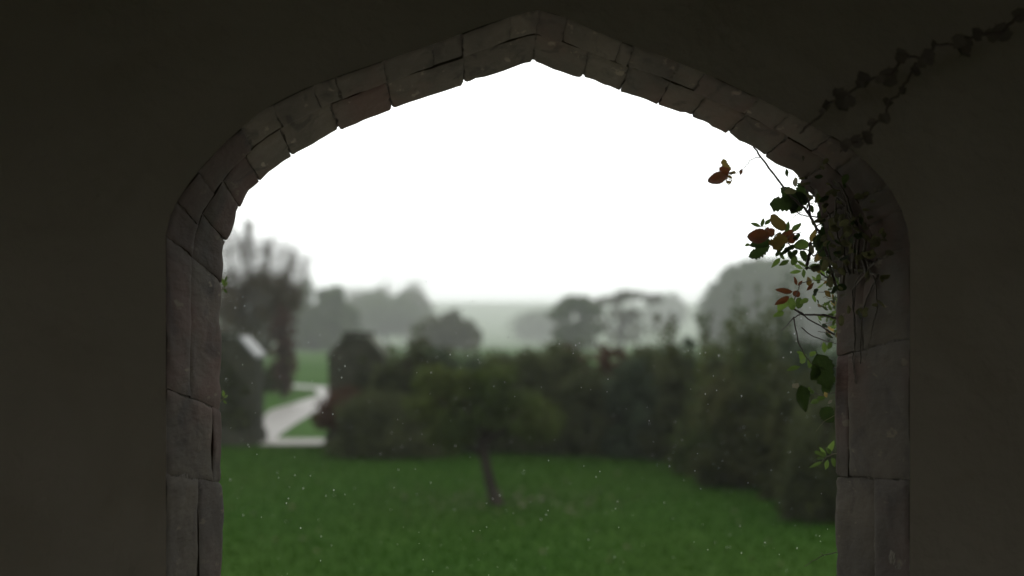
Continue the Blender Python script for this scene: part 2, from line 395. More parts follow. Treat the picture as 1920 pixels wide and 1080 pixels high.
# ---- hedge row, left to right
GR = 'shrubs in the hedge along the lawn'
shrub('shrub', 'low reddish brown shrub leaning over the path in front of the right gate pier', 'shrub', M['hedger'], 650, 835, 718, 150, 10000, .035, D=22.0, group=GR, depth=.45, lift=.38, stems=3)
shrub('shrub', 'dark low hedge bush at the foot of the right gate pier', 'shrub', M['hedge'], 725, 862, 745, 230, 16000, .035, D=20.6, group=GR, depth=.6)
shrub('shrub', 'dark green hedge bush immediately right of the right gate pier', 'shrub', M['hedge'], 760, 848, 628, 170, 16000, .04, D=22, group=GR, depth=.8, lumps=7)
shrub('shrub', 'dark hedge bush behind the crown of the small leaning tree, left half', 'shrub', M['hedge2'], 850, 856, 646, 190, 16000, .04, D=21.6, group=GR, depth=.8)
shrub('shrub', 'flat topped dark hedge bush right of the small leaning tree', 'shrub', M['hedge'], 985, 858, 648, 210, 18000, .04, D=21.4, group=GR, depth=.8)
shrub('shrub', 'dark red leaved shrub in the middle of the hedge', 'shrub', M['hedger'], 1125, 845, 636, 130, 10000, .04, D=21.7, group=GR, depth=.6)
shrub('shrub', 'dark bush under the dip in the hedge top', 'shrub', M['hedge'], 1120, 860, 690, 200, 15000, .04, D=21, group=GR, depth=.7)
shrub('shrub', 'bluish dark evergreen bush right of the dip in the hedge', 'shrub', M['hedge2'], 1215, 866, 678, 170, 14000, .04, D=20.6, group=GR, depth=.8)
shrub('shrub', 'grey green bush with loose shoots below the big round tree', 'shrub', M['hedge'], 1290, 868, 640, 180, 16000, .042, D=20.2, group=GR, depth=.9, shoots=10)
shrub('shrub', 'tall leafy green shrub with thin upright shoots against the big round tree', 'shrub', M['hedgel'], 1400, 880, 612, 220, 20000, .042, D=19.2, group=GR, depth=1, shoots=20)
shrub('shrub', 'tall dark shrub behind the creeper close to the right jamb', 'shrub', M['hedge2'], 1520, 890, 600, 240, 20000, .042, D=18.6, group=GR, depth=1, shoots=9)
shrub('shrub', 'brownish green spreading shrub at the right end of the lawn', 'shrub', M['hedgeb'], 1425, 915, 690, 250, 18000, .035, D=17, group=GR, depth=.8, shoots=4)
shrub('shrub', 'low dull green shrub at the front of the right hedge corner', 'shrub', M['hedgel'], 1330, 884, 745, 150, 9000, .033, D=18.4, group=GR, depth=.5, shoots=4)
shrub('shrub', 'nearest dark bush low against the right jamb', 'shrub', M['hedge'], 1570, 985, 740, 240, 20000, .032, D=14.2, group=GR, depth=.7)
shrub('shrub', 'brown leaved bush between the nearest dark bush and the lawn', 'shrub', M['hedgeb'], 1500, 945, 700, 150, 11000, .032, D=15.8, group=GR, depth=.6)

for px, bp, tp, wd, D, lb in ((820, 845, 650, 150, 22.6, 'plain dark hedge bush behind the left side of the small leaning tree'), (930, 845, 655, 150, 22.4, 'plain dark hedge bush directly behind the small leaning tree'),
                              (1060, 845, 650, 150, 22.4, 'plain dark hedge bush left of the dark red leaved shrub'), (1190, 850, 662, 150, 22.2, 'plain dark hedge bush right of the dark red leaved shrub')):
    shrub('shrub', lb, 'shrub', M['hedge'], px, bp, tp, wd, 12000, .045, D=D, group=GR, depth=.6, rc=.16)

shrub('shrub', 'brownish bush showing above the hedge right of the dark red leaved shrub', 'shrub', M['hedgeb'], 1195, 840, 655, 110, 8000, .04, D=22.8, group=GR, depth=.5)
shrub('shrub', 'reddish brown bush showing above the hedge left of the dark red leaved shrub', 'shrub', M['hedger'], 1062, 840, 642, 90, 7000, .04, D=22.9, group=GR, depth=.4)
shrub('shrub', 'grey green bush closing the gap beneath the faint misty tree', 'shrub', M['hedge2'], 1258, 845, 640, 110, 9000, .04, D=22.2, group=GR, depth=.5)

# ---- small leaning tree on the lawn
b0 = G(932, 948); root = thing('small_tree', 'small leaning tree on the lawn with a thin dark trunk and low spreading crown', 'tree', b0)
s = b0.y/F
def T(px, py, dy=0): return Vector(((px-960)*s, b0.y+dy, CZ+(600-py)*s))
ln = [[(T(934, 955), .10), (T(930, 940), .075), (T(922, 915), .058), (T(914, 885), .054), (T(908, 855), .05), (T(902, 815), .045), (T(893, 765), .03), (T(885, 720), .015)]]
for a, b_, dy in (((908, 858), (840, 790), .3), ((905, 835), (980, 760), -.3), ((902, 810), (1010, 800), .4), ((900, 800), (810, 730), -.3), ((895, 770), (940, 700), .2), ((903, 822), (870, 740), -.5), ((905, 840), (925, 760), .5)):
    ln.append([(T(*a), .035), (T((a[0]+b_[0])/2, (a[1]+b_[1])/2+8, dy*.5), .022), (T(*b_, dy), .007)])
v, q = tubes(ln, 8); mesh('trunk', v, q, M['bark'], root, smooth=True)
E = [(*T(895, 770), .55, .6, .33), (*T(820, 745), .32, .4, .24), (*T(980, 770, .1), .42, .4, .26), (*T(900, 715), .42, .4, .2), (*T(860, 800, -.2), .4, .4, .2), (*T(1000, 800), .3, .3, .18), (*T(815, 712), .2, .2, .10)]
V, Q = leaves(clumps(E, 45, .085, 2), 13000, .026); mesh('crown', V, Q, M['hedgel'], root)

# ---- trees beyond the garden
TG = 'trees beyond the garden'
def bare_tree():
    D = 39.5; s = D/F; base = Vector(((478-960)*s, D, GZ))
    root = thing('bare_tree', 'nearly leafless tree with fanned upright branches above the left gate pier', 'tree', base, TG)
    lines = []; cls = []
    rr = random.Random(5)
    def jit(a): return Vector((rr.gauss(0, a), rr.gauss(0, a), rr.gauss(0, a)))
    for k in range(26):                     # limbs fanning up from the bole to an arched outline
        px = 385+190*k/25+rr.uniform(-5, 5); top = 424 if px < 465 else 424+(px-465)*.62
        tip = Vector(((px-960)*s, D+rr.uniform(-.5, .5), CZ+(600-top-rr.uniform(-6, 34))*s))
        p0 = base+Vector(((px-478)*s*.10, rr.uniform(-.1, .1), .75)); mid = p0.lerp(tip, .5)+Vector(((px-478)*s*.16, 0, .12))
        def B(t): return p0*(1-t)**2+mid*(2*t*(1-t))+tip*t*t
        lines.append([(B(t)+jit(.012), (.022*(1-t)**1.1+.004)) for t in np.linspace(0, 1, 9)])
        for q in range(56):
            t = rr.uniform(.3, 1)**.85; a = B(t); d = (B(min(t+.05, 1.05))-B(t-.05)).normalized()+jit(.5); d.z += .1; d.normalize(); l1 = rr.uniform(.18, .5)
            b_ = a+d*l1; lines.append([(a, .006), (a.lerp(b_, .5)+jit(.012), .005), (b_, .0035)])
            for u in range(4):
                c0 = a.lerp(b_, rr.uniform(.3, 1)); d2 = (d+jit(.45)).normalized(); lines.append([(c0, .0042), (c0+d2*.06, .004), (c0+d2*rr.uniform(.1, .2), .0032)])
    lines.append([(base-Vector((0, 0, .05)), .24), (base+Vector((0, 0, .4)), .19), (base+Vector((0, 0, .9)), .15)])
    v, q = tubes([l for l in lines if l[0][1] > .008], 5); mesh('trunk', v, q, M['bark'], root, smooth=True)
    tw = [[(p, max(r, .0036)) for p, r in l[::2]] for l in lines if l[0][1] <= .008]
    v, q = tubes(tw, 3); mesh('twigs', v, q, M['twig'], root, kind='stuff')
    E = [((425-960)*s, D, CZ+(600-600)*s, .7, .7, 1.1), ((455-960)*s, D, CZ+(600-620)*s, .95, .8, 1.2), ((512-960)*s, D, CZ+(600-590)*s, .62, .7, .95), ((440-960)*s, D+.4, CZ+(600-565)*s, .7, .6, .75), ((540-960)*s, D, CZ+(600-560)*s, .34, .4, .36), ((500-960)*s, D, CZ+(600-532)*s, .75, .5, .3)]
    V, Q = leaves(clumps(E, 70, .2, 9, .6), 12500, .05); mesh('crown', V, Q, M['twiggy'], root)
bare_tree()
shrub('low_bush', 'low dark bush beyond the path under the copper brown tree', 'bush', M['hedge'], 510, 738, 685, 75, 5000, .05, D=39.8, depth=.6)
bough_tree('copper_tree', 'copper brown leaved small tree between the two gate piers', M['copper'], 532, 36.5, 730, 575, 60, n=6000, leaf=.055, trunk_r=.07, group=TG,
           ells=[(0, 0, .55, .8, .8, .42), (-.2, 0, .78, .6, .6, .2), (.1, 0, .3, .8, .6, .28)])
bough_tree('round_tree', 'dark round topped evergreen tree between the bare tree and the right gate pier', M['far'], 590, 185, 665, 533, 150, n=26000, leaf=0.247, trunk_r=0.408, group=TG, amp=.1,
           ells=[(0, 0, .5, .85, .8, .5), (-.6, 0, .42, .7, .6, .42), (.5, 0, .38, .6, .6, .38)], rc=1.006)
bough_tree('hazy_tree', 'pale hazy tree, the left one of the misty clump above the right gate pier', M['far'], 695, 380, 640, 548, 120, n=16000, leaf=0.340, trunk_r=0.459, group=TG, rc=1.650)
bough_tree('hazy_tree', 'pale hazy tree, right one of the misty clump above the right gate pier', M['farb'], 768, 370, 640, 545, 96, n=17000, leaf=0.340, trunk_r=0.464, group=TG, rc=1.676)
bough_tree('hazy_tree', 'low misty tree filling in beneath the two tall hazy trees', M['far'], 720, 320, 640, 560, 200, n=22000, leaf=0.288, trunk_r=0.442, group=TG, rc=1.741)
for px, D, tp, wd, lb in ((668, 372, 524, 46, 'faint leafless hazy tree at the left edge of the misty clump'), (722, 366, 513, 74, 'faint leafless hazy tree rising from the middle of the misty clump'), (778, 362, 510, 60, 'faint leafless hazy tree with rounded top at the right of the misty clump')):
    bough_tree('hazy_tree', lb, M['farb'], px, D, 640, tp, wd, n=2600, leaf=.17, trunk_r=.35, group=TG, rc=1.5, per=60,
               ells=[(0, 0, .72, .85, .8, .26), (-.2, 0, .6, .8, .6, .2)])
bough_tree('round_bush', 'rounded grey green bush tree showing over the hedge left of the far field', M['farb'], 845, 140, 685, 582, 125, n=17000, leaf=0.162, trunk_r=0.191, group=TG, amp=.1, rc=0.542,
           ells=[(0, 0, .55, .8, .8, .45), (-.5, 0, .45, .55, .6, .36), (.4, 0, .42, .55, .6, .36)])
bough_tree('open_tree', 'open crowned tree with flat tufts rising over the middle of the hedge', M['farb'], 1165, 190, 702, 545, 160, n=14000, leaf=0.158, trunk_r=0.203, group=TG, rc=0.385, per=34,
           ells=[(.25, 0, .93, .42, .4, .07), (-.15, 0, .84, .35, .4, .06), (.75, 0, .86, .25, .3, .06), (-.65, 0, .82, .3, .3, .06), (.1, 0, .62, .5, .5, .1), (.3, 0, .42, .75, .5, .24), (-.6, 0, .45, .5, .4, .22), (0, 0, .2, 1.0, .5, .2)])
bough_tree('spreading_tree', 'loose low tree with a ragged top left of the open crowned tree', M['far'], 1080, 150, 683, 556, 105, n=13000, leaf=0.179, trunk_r=0.182, group=TG, rc=0.516, per=30,
           ells=[(-.1, 0, .88, .5, .4, .08), (.5, 0, .74, .4, .4, .1), (-.6, 0, .7, .35, .4, .1), (0, 0, .4, .9, .6, .26), (0, 0, .18, 1.1, .6, .2)])
bough_tree('hazy_tree', 'faint misty tree just left of the big round tree', M['far'], 1250, 600, 636, 552, 90, n=12000, leaf=0.460, trunk_r=0.481, group=TG, rc=2.291, per=40)
bough_tree('hazy_tree', 'faint misty low tree behind the ragged topped tree', M['far'], 1010, 480, 632, 588, 110, n=9000, leaf=0.550, trunk_r=0.478, group=TG, rc=2.274)
bough_tree('big_tree', 'big smooth domed tree rising behind the right shrubs and the creeper', M['far'], 1470, 250, 664, 478, 330, n=90000, leaf=.4, trunk_r=.8, group=TG, rc=.8, per=1100, amp=.03,
           ells=[(0, 0, .5, .93, .8, .47), (-.3, 0, .40, .66, .6, .42), (.35, 0, .45, .64, .6, .42), (-.5, 0, .3, .48, .4, .3), (-.2, 0, .7, .55, .5, .24)])
for px, D, tp, wd, lb in ((300, 250, 520, 260, 'wide misty tree hidden mostly behind the left jamb'), (1660, 240, 500, 260, 'wide misty tree hidden mostly behind the right jamb')):
    bough_tree('hazy_tree', lb, M['far'], px, D, 645, tp, wd, n=9000, leaf=.4, trunk_r=.6, group=TG, rc=2)

# ------------------------------------------------------------ porch
NEAR = [(313, 1500), (313, 440), (321, 402), (345, 358), (385, 308), (430, 262), (490, 210), (560, 172), (640, 143), (730, 112), (820, 82), (910, 48), (985, 25),
        (1009, 20), (1060, 34), (1150, 75), (1250, 110), (1340, 147), (1430, 190), (1510, 230), (1580, 268), (1640, 320), (1680, 372), (1698, 418), (1704, 460), (1704, 1500)]
FAR = [(418, 1500), (418, 530), (423, 458), (440, 415), (470, 360), (505, 322), (555, 288), (640, 243), (755, 197), (830, 170), (875, 156), (940, 137), (985, 119),
       (999, 118), (1050, 135), (1100, 150), (1160, 171), (1225, 193), (1290, 219), (1350, 246), (1415, 278), (1484, 327), (1528, 372), (1548, 440), (1566, 520), (1565, 1500)]
def poly(points, D):
    pts = [P(x, y, D) for x, y in points]
    zf = 0.0
    pts[0].z = zf; pts[-1].z = zf
    return pts
def resample(pts, knots):
    """arc-length parameter 0..4 : jamb, left haunch, right haunch, jamb"""
    res = []
    for a, b_ in zip(knots[:-1], knots[1:]):
        seg = pts[a:b_+1]; ac = [0]
        for i in range(1, len(seg)): ac.append(ac[-1]+(seg[i]-seg[i-1]).length)
        res.append((seg, ac))
    def f(s):
        k = min(int(s), len(res)-1); t = (s-k)*res[k][1][-1]; seg, ac = res[k]
        for i in range(1, len(seg)):
            if t <= ac[i]+1e-9:
                return seg[i-1].lerp(seg[i], (t-ac[i-1])/max(ac[i]-ac[i-1], 1e-9))
        return seg[-1].copy()
    return f
nearP = resample(poly(NEAR, DN), [0, 1, 13, 24, 25]); farP = resample(poly(FAR, DF), [0, 1, 13, 24, 25])
def S(s, t): return nearP(s).lerp(farP(s), t)
def nrm(s, t):   # outward (into the wall) direction, in the wall plane
    e = 1e-3; a = S(max(s-e, 0), t); b_ = S(min(s+e, 4), t); d = b_-a; return Vector((-d.z, 0, d.x)).normalized()
random.seed(23)
# wall with the opening
ZT = 3.7; XW = 2.9
arch = [S(s, 0)+nrm(s, 0)*.002 for s in np.linspace(0, 4, 97)]
archf = [Vector((p.x, 0, p.z)) for p in [S(s, 1)+nrm(s, 1)*.035 for s in np.linspace(0, 4, 97)]]
V = []; Q = []
n_ = len(arch)
for ring, yy in ((arch, DN), (archf, DF-.012)):
    b0 = len(V)
    for p in ring: V.append((p.x, yy, p.z))
    for p in ring: V.append((p.x, yy, ZT))
    # side panels
    for sx, p in ((-XW, ring[0]), (XW, ring[-1])): V += [(sx, yy, 0), (sx, yy, ZT)]
    for i in range(n_-1):
        if abs(ring[i].x-ring[i+1].x) > 1e-6: Q.append((b0+i, b0+i+1, b0+n_+i+1, b0+n_+i))
    Q.append((b0+2*n_, b0, b0+n_, b0+2*n_+1)); Q.append((b0+n_-1, b0+2*n_+2, b0+2*n_+3, b0+2*n_-1))
NB = 2*n_+4
hid = len(V)
for k, s in enumerate(np.linspace(0, 4, n_)): q = arch[k]+nrm(s, 0)*.05; V.append((q.x, DN+.03, q.z))
for i in range(n_-1): Q += [(i, hid+i, hid+i+1, i+1), (hid+i, NB+i, NB+i+1, hid+i+1)]
Q += [(2*n_, 2*n_+1, NB+2*n_+1, NB+2*n_), (2*n_+2, NB+2*n_+2, NB+2*n_+3, 2*n_+3)]
wall = mesh('porch_wall', V, Q, M['plaster'])
tag(wall, 'dark plastered porch wall with a four centred Tudor arch opening edged in weathered stone', 'wall')

def stone(s0, s1, t0, t1, mt, gap=.0008, proud=0.0, rough=.004, seed=None, tilt=0, tone=0):
    """one block of the surround: patch of the reveal surface with broken arrises and a body behind"""
    L_ = (S(s1, .5)-S(s0, .5)).length; W_ = (S((s0+s1)/2, t1)-S((s0+s1)/2, t0)).length
    ds = (s1-s0)/L_; dt = (t1-t0)/W_
    nu = max(6, min(26, int(L_/.028))); nv = max(5, int(W_/.03)); sd = random.random()*100
    V = []; idx = {}
    wid = [0, .02, .08]; 
    us = [0, .03, .09]+list(np.linspace(.16, .84, nu))+[.91, .97, 1]; vs = [0, .05, .14]+list(np.linspace(.25, .75, nv))+[.86, .95, 1]
    for iu, u in enumerate(us):
        for iv, v in enumerate(vs):
            wob = .004*noise.noise(Vector((u*L_*14, v*W_*14, sd)))
            gs = gap+max(0, .006*noise.noise(Vector((v*6, sd, 4))))
            s = s0+ds*(gs+(L_-2*gs)*u+wob); 
            g0 = gap if t0 > 0 else 0; g1 = gap if t1 < 1 else -.002-.008*noise.noise(Vector((u*L_*18, sd, 1)))
            t = t0+dt*(g0+(W_-g0-g1)*v+wob*.25)
            s = min(max(s, 0), 4)
            p = S(s, max(0, t)) ; n = nrm(s, t)
            if t > 1: p = S(s, 1)+Vector((0, (t-1)*(DF-DN), 0))
            eu = min(u, 1-u)*L_; ev = min(v, 1-v)*W_; e = min(eu, ev)
            rnd = .0022*math.exp(-e/.004)*(1+.8*noise.noise(Vector((u*L_*25, v*W_*25, sd+9))))
            q = p*1.0; q.y *= .4; dsp = rough*(noise.noise(q*9+Vector((sd, 0, 0)))*1.1+noise.noise(Vector((q.x*26, q.y*26, q.z*14+sd)))*.6+noise.noise(q*60+Vector((0, sd, 0)))*.3)
            chip = .012*max(0, noise.noise(Vector((u*L_*20, sd, 7)))-.12) if (t1 >= 1 and v > .9) else 0
            if t1 >= 1 and v > .9 and (u < .02 or u > .98): chip += .004
            p = p+n*(rnd-proud+dsp+chip+tilt*(u-.5))
            idx[iu, iv] = len(V); V.append(p)
    Q = []
    A, B_ = len(us), len(vs)
    for i in range(A-1):
        for j in range(B_-1): Q.append((idx[i, j], idx[i, j+1], idx[i+1, j+1], idx[i+1, j]))
    # sides going back into the wall
    rim = [(i, 0) for i in range(A)]+[(A-1, j) for j in range(1, B_)]+[(i, B_-1) for i in range(A-2, -1, -1)]+[(0, j) for j in range(B_-2, 0, -1)]
    back = []
    for (i, j) in rim:
        u, v = us[i], vs[j]; s = min(max(s0+(s1-s0)*u, 0), 4); t = t0+(t1-t0)*v
        dpt = .022 if t0 <= 0 and v == 0 else .06
        back.append(len(V)); p0 = V[idx[i, j]]; b_ = p0+nrm(s, t)*.05; b_.y = min(max(b_.y, DN+.006), DF-.004); V.append(b_)
    for k in range(len(rim)):
        a = idx[rim[k]]; b_ = idx[rim[(k+1) % len(rim)]]; Q.append((a, b_, back[(k+1) % len(rim)], back[k]))
    if tone and 1.2 < s0 < 2.6: mt = M['litstone'] if mt is SG else M['litstone2']  # upper arch swaps to the lightened copies to make up for weak light
    o = mesh('arch_stone', V, Q, mt, wall, smooth=True)
    try: o.data.set_sharp_from_angle(angle=R(50))
    except Exception: pass
    return o
def s_of(py, side):   # jamb parameter for a photo row
    zr = CZ+(600-py)*DF/F
    if side == 'l': top = S(1, 1).z; return max(0, min(1, zr/top))
    top = S(3, 1).z; return 4-max(0, min(1, zr/top))
SR = M['redstone']; SG = M['stone']
# left jamb
def jamb(side, rows):
    for (pa, pb, splits) in rows:
        a, b_ = sorted((s_of(pa, side), s_of(pb, side)))
        ts = [0]+[x for x, _ in splits[:-1]]+[1]
        for k in range(len(splits)):
            stone(a, b_, ts[k], ts[k+1], splits[k][1], proud=random.uniform(-.0015, .0015), rough=.0045, tilt=random.uniform(-.003, .003))
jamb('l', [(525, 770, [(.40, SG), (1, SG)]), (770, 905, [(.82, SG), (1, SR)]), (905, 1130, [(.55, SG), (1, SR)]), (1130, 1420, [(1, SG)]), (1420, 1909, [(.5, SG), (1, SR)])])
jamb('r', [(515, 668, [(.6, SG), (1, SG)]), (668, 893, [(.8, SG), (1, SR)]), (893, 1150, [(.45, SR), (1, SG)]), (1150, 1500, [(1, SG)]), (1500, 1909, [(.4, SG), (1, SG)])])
# arch rings: a row of short stones on the porch side, longer ones outside
def ring(joints, t0, t1, red):
    for a, b_ in zip(joints[:-1], joints[1:]):
        m_ = (a+b_)/2
        stone(a, b_, t0, t1, SR if red(m_) else SG, proud=random.uniform(-.0015, .002), rough=.0035, tilt=random.uniform(-.003, .003), gap=.0008, tone=1)
def jn(a, b_, n, jit=.36):
    st = (b_-a)/n; return [a]+[a+st*(k+random.uniform(-jit, jit)) for k in range(1, n)]+[b_]
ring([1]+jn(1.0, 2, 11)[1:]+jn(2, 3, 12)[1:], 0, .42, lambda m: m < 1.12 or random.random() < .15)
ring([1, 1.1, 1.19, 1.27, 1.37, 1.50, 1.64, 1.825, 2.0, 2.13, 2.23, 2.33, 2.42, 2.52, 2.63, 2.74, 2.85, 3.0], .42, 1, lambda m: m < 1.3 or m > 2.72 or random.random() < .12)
# mortar bed behind the blocks
V = []; Q = []; sl = np.linspace(0, 4, 160)
for s in sl:
    n = nrm(s, .5)
    for t, of in ((0.004, .004), (.5, .0045), (.975, .007)): V.append(S(s, t)+n*of)
for i in range(len(sl)-1):
    for j in range(2): a = i*3+j; Q.append((a, a+1, a+4, a+3))
b0 = len(V)
for s in sl:
    n = nrm(s, .99); V.append(S(s, .975)+n*.007); V.append(S(s, .985)+n*.06)
for i in range(len(sl)-1): a = b0+2*i; Q.append((a, a+1, a+3, a+2))
mesh('mortar', V, Q, M['mortar'], wall)

st_ = 'structure'
mesh('floor', *box(-2.9, 2.9, -2.6, 3.5, -.12, -.001), M['floor'], kind=st_)
mesh('bounce_slab', *box(-7, 7, 3.92, 9.2, GZ-.2, GZ+.03), M['bounce_slab'], kind=st_)  # unseen slab added to bounce sky light up onto the arch soffit
mesh('doorstep', *box(-1.3, 1.4, 3.503, 3.9, -.45, -.13), M['floor'], kind=st_)
mesh('foundation', *box(-2.88, 2.88, -2.58, 3.49, -.6, -.121), M['floor'], kind=st_)
mesh('ceiling', *box(-3.1, 3.1, -2.8, 3.45, ZT+.001, ZT+.2), M['plaster'], kind=st_)
B = box(-2.9, -2.6, -2.6, DN-.002, 0, ZT); mesh('wall_left', *B, M['plaster'], kind=st_)
B = box(2.6, 2.9, -2.6, DN-.002, 0, ZT); mesh('wall_right', *B, M['plaster'], kind=st_)
B = box(-2.595, -.9, -2.6, -2.3, 0, ZT-.002); B = box(.9, 2.595, -2.6, -2.3, 0, ZT-.002, B); B = box(-.899, .899, -2.599, -2.301, 2.4, ZT-.002, B)
mesh('back_wall', *B, M['plaster'], kind=st_)  # gap out of view, put in and sized to let sky light onto the inner wall

random.seed(41)
# ------------------------------------------------------------ creeper leaves
def leaf_mesh(name, prof, serr, fold, curl, holes=0, seed=0, n=14, petiole=.12):
    r = random.Random(seed); V = []; Fs = []
    cols = [-1, -.55, 0, .55, 1]
    for i in range(n+1):
        u = i/n; wv = prof(u)
        for c in cols:
            se = 1-(serr*((i % 2)) if abs(c) == 1 else 0)-(r.random()*serr*.6 if abs(c) == 1 else 0)
            y = .5*wv*c*se*(1+.12*math.sin(seed+u*5)*(1 if c > 0 else -1))
            z = fold*abs(y)+curl*(u-.4)**2+.025*math.sin(seed*3+u*9+c*2)
            V.append((u, y, z))
    for i in range(n):
        for j in range(4):
            if holes and r.random() < holes and 1 < i < n-1 : continue
            a = i*5+j; Fs.append((a, a+5, a+6, a+1))
    b0 = len(V)   # leaf stalk
    for x in (-petiole, .02):
        for k in range(3):
            an = k*2.094; V.append((x, .02*math.cos(an), .02*math.sin(an)-.3*(x+.02)**2))
    for k in range(3): Fs.append((b0+k, b0+(k+1) % 3, b0+3+(k+1) % 3, b0+3+k))
    me = bpy.data.meshes.new(name); me.from_pydata(V, [], Fs); me.update()
    me.polygons.foreach_set('use_smooth', np.ones(len(me.polygons), dtype=bool)); return me
ov = lambda u: (math.sin(math.pi*min(1, u**.82))**.75)*(1-.1*u) if 0 < u < 1 else 0.03
rd = lambda u: (math.sin(math.pi*u**1.0))**.5 if 0 < u < 1 else 0.05
lan = lambda u: (math.sin(math.pi*u**.9))**1.0 if 0 < u < 1 else 0.02
SH = {'o': [leaf_mesh('leaf', ov, .12, .25, .25, 0, k) for k in range(3)],
      'r': [leaf_mesh('leaf', rd, .06, .15, .3, 0, k+10) for k in range(3)],
      'l': [leaf_mesh('leaf', lan, .1, .3, .3, 0, k+20) for k in range(3)],
      'e': [leaf_mesh('leaf', rd, .22, .1, .2, .16, k+30) for k in range(3)],
      't': [leaf_mesh('leaf', lambda u: (ov(u)+.35*max(0, math.sin(u*9.5))) if 0 < u < 1 else .03, .2, .15, .3, 0, k+40) for k in range(3)]}
MM = {}
def leaf(parent, x0, y0, x1, y1, wpx, m, kind='o', D=DF+.01, name='leaf', roll=None, dd=None):
    """one leaf from its stalk end (photo pixel x0,y0) to its tip"""
    p0 = P(x0, y0, D); p1 = P(x1, y1, D+(dd if dd is not None else random.uniform(-.012, .012)))
    X = p1-p0; Ln = X.length; X.normalize()
    Z = Vector((0, -1, 0)); Z = (Z-X*Z.dot(X)).normalized(); Z = Matrix.Rotation(roll if roll is not None else random.uniform(-.5, .5), 3, X) @ Z
    Y = Z.cross(X)
    me0 = random.choice(SH[kind]); key = (me0.name, m)
    if key not in MM:
        me = me0.copy(); me.materials.clear(); me.materials.append(M[m]); MM[key] = me
    o = bpy.data.objects.new(name, MM[key]); C.objects.link(o); o.parent = parent
    Mx = Matrix((X, Y, Z)).transposed().to_4x4(); Wd = wpx*D/F
    o.matrix_basis = Matrix.Translation(p0-wloc(parent)) @ Mx @ Matrix.Diagonal((Ln, Wd, min(Ln, Wd*1.2), 1))
    return o
def stem(parent, pts, r, m='stem', D=DF+.01, name='stem', taper=.6):
    """pts: photo pixels along the stem, optional third value = distance"""
    q = [P(p[0], p[1], p[2] if len(p) > 2 else D) for p in pts]
    fine = []
    for i in range(len(q)-1):
        for k in range(4):
            fine.append(q[i].lerp(q[i+1], k/4)+Vector((random.gauss(0, .0009), random.gauss(0, .001), random.gauss(0, .0009)))*(0 if k == 0 else 1))
    fine.append(q[-1]); n = len(fine); px = D/F
    v, f = tubes([[(p, 1.2*r*px*(1-(1-taper)*i/(n-1))*(1+.12*random.random())) for i, p in enumerate(fine)]], 6)
    return mesh(name, v, f, M[m], parent, smooth=True)

cr = thing('creeper', 'creeper with green and red leaves hanging into the opening from the right of the arch', 'creeper', P(1568, 560, DF+.01))
stem(cr, [(1600, 640), (1575, 560), (1556, 500), (1547, 455), (1538, 438), (1527, 420), (1519, 404), (1510, 393), (1497, 382), (1484, 370), (1469, 351), (1448, 323), (1425, 293), (1412, 272), (1400, 262)], 2.6, taper=.42)
stem(cr, [(1519, 404), (1518, 392), (1515, 375), (1512, 352), (1505, 338), (1497, 330)], 1.9)
stem(cr, [(1425, 296), (1418, 295), (1410, 299), (1401, 308), (1393, 318), (1388, 322), (1376, 326), (1366, 326)], .55)
stem(cr, [(1548, 410), (1530, 407), (1505, 403), (1493, 397)], 1.1); stem(cr, [(1512, 397), (1500, 398), (1490, 405), (1481, 416)], .5)
stem(cr, [(1519, 381), (1528, 383), (1540, 387)], .5)
stem(cr, [(1547, 455), (1535, 442), (1529, 425), (1545, 418), (1552, 430)], 1.0)
stem(cr, [(1550, 452), (1540, 470), (1525, 480), (1517, 470), (1500, 468), (1486, 463), (1470, 452), (1455, 447)], 1.1)
stem(cr, [(1521, 455), (1519, 470), (1514, 490), (1511, 505)], 3.0, taper=.8)
stem(cr, [(1511, 500), (1535, 508), (1560, 526), (1580, 545)], 1.5)
stem(cr, [(1438, 436), (1435, 424), (1428, 425)], .5, 'greenstem'); stem(cr, [(1470, 452), (1484, 440), (1503, 435)], .6)
stem(cr, [(1580, 600), (1545, 590), (1510, 590), (1499, 585), (1487, 579)], 1.7); stem(cr, [(1565, 628), (1545, 615), (1515, 598), (1487, 579), (1478, 575)], 1.2)
stem(cr, [(1500, 590), (1488, 595), (1478, 607), (1465, 620)], .9); stem(cr, [(1488, 594), (1492, 618), (1498, 645), (1508, 664), (1520, 680), (1540, 690), (1570, 690)], 1.1)
stem(cr, [(1503, 614), (1520, 628), (1545, 638), (1570, 645)], .9); stem(cr, [(1487, 579), (1490, 560), (1496, 545), (1500, 532), (1520, 525), (1545, 525)], .8)
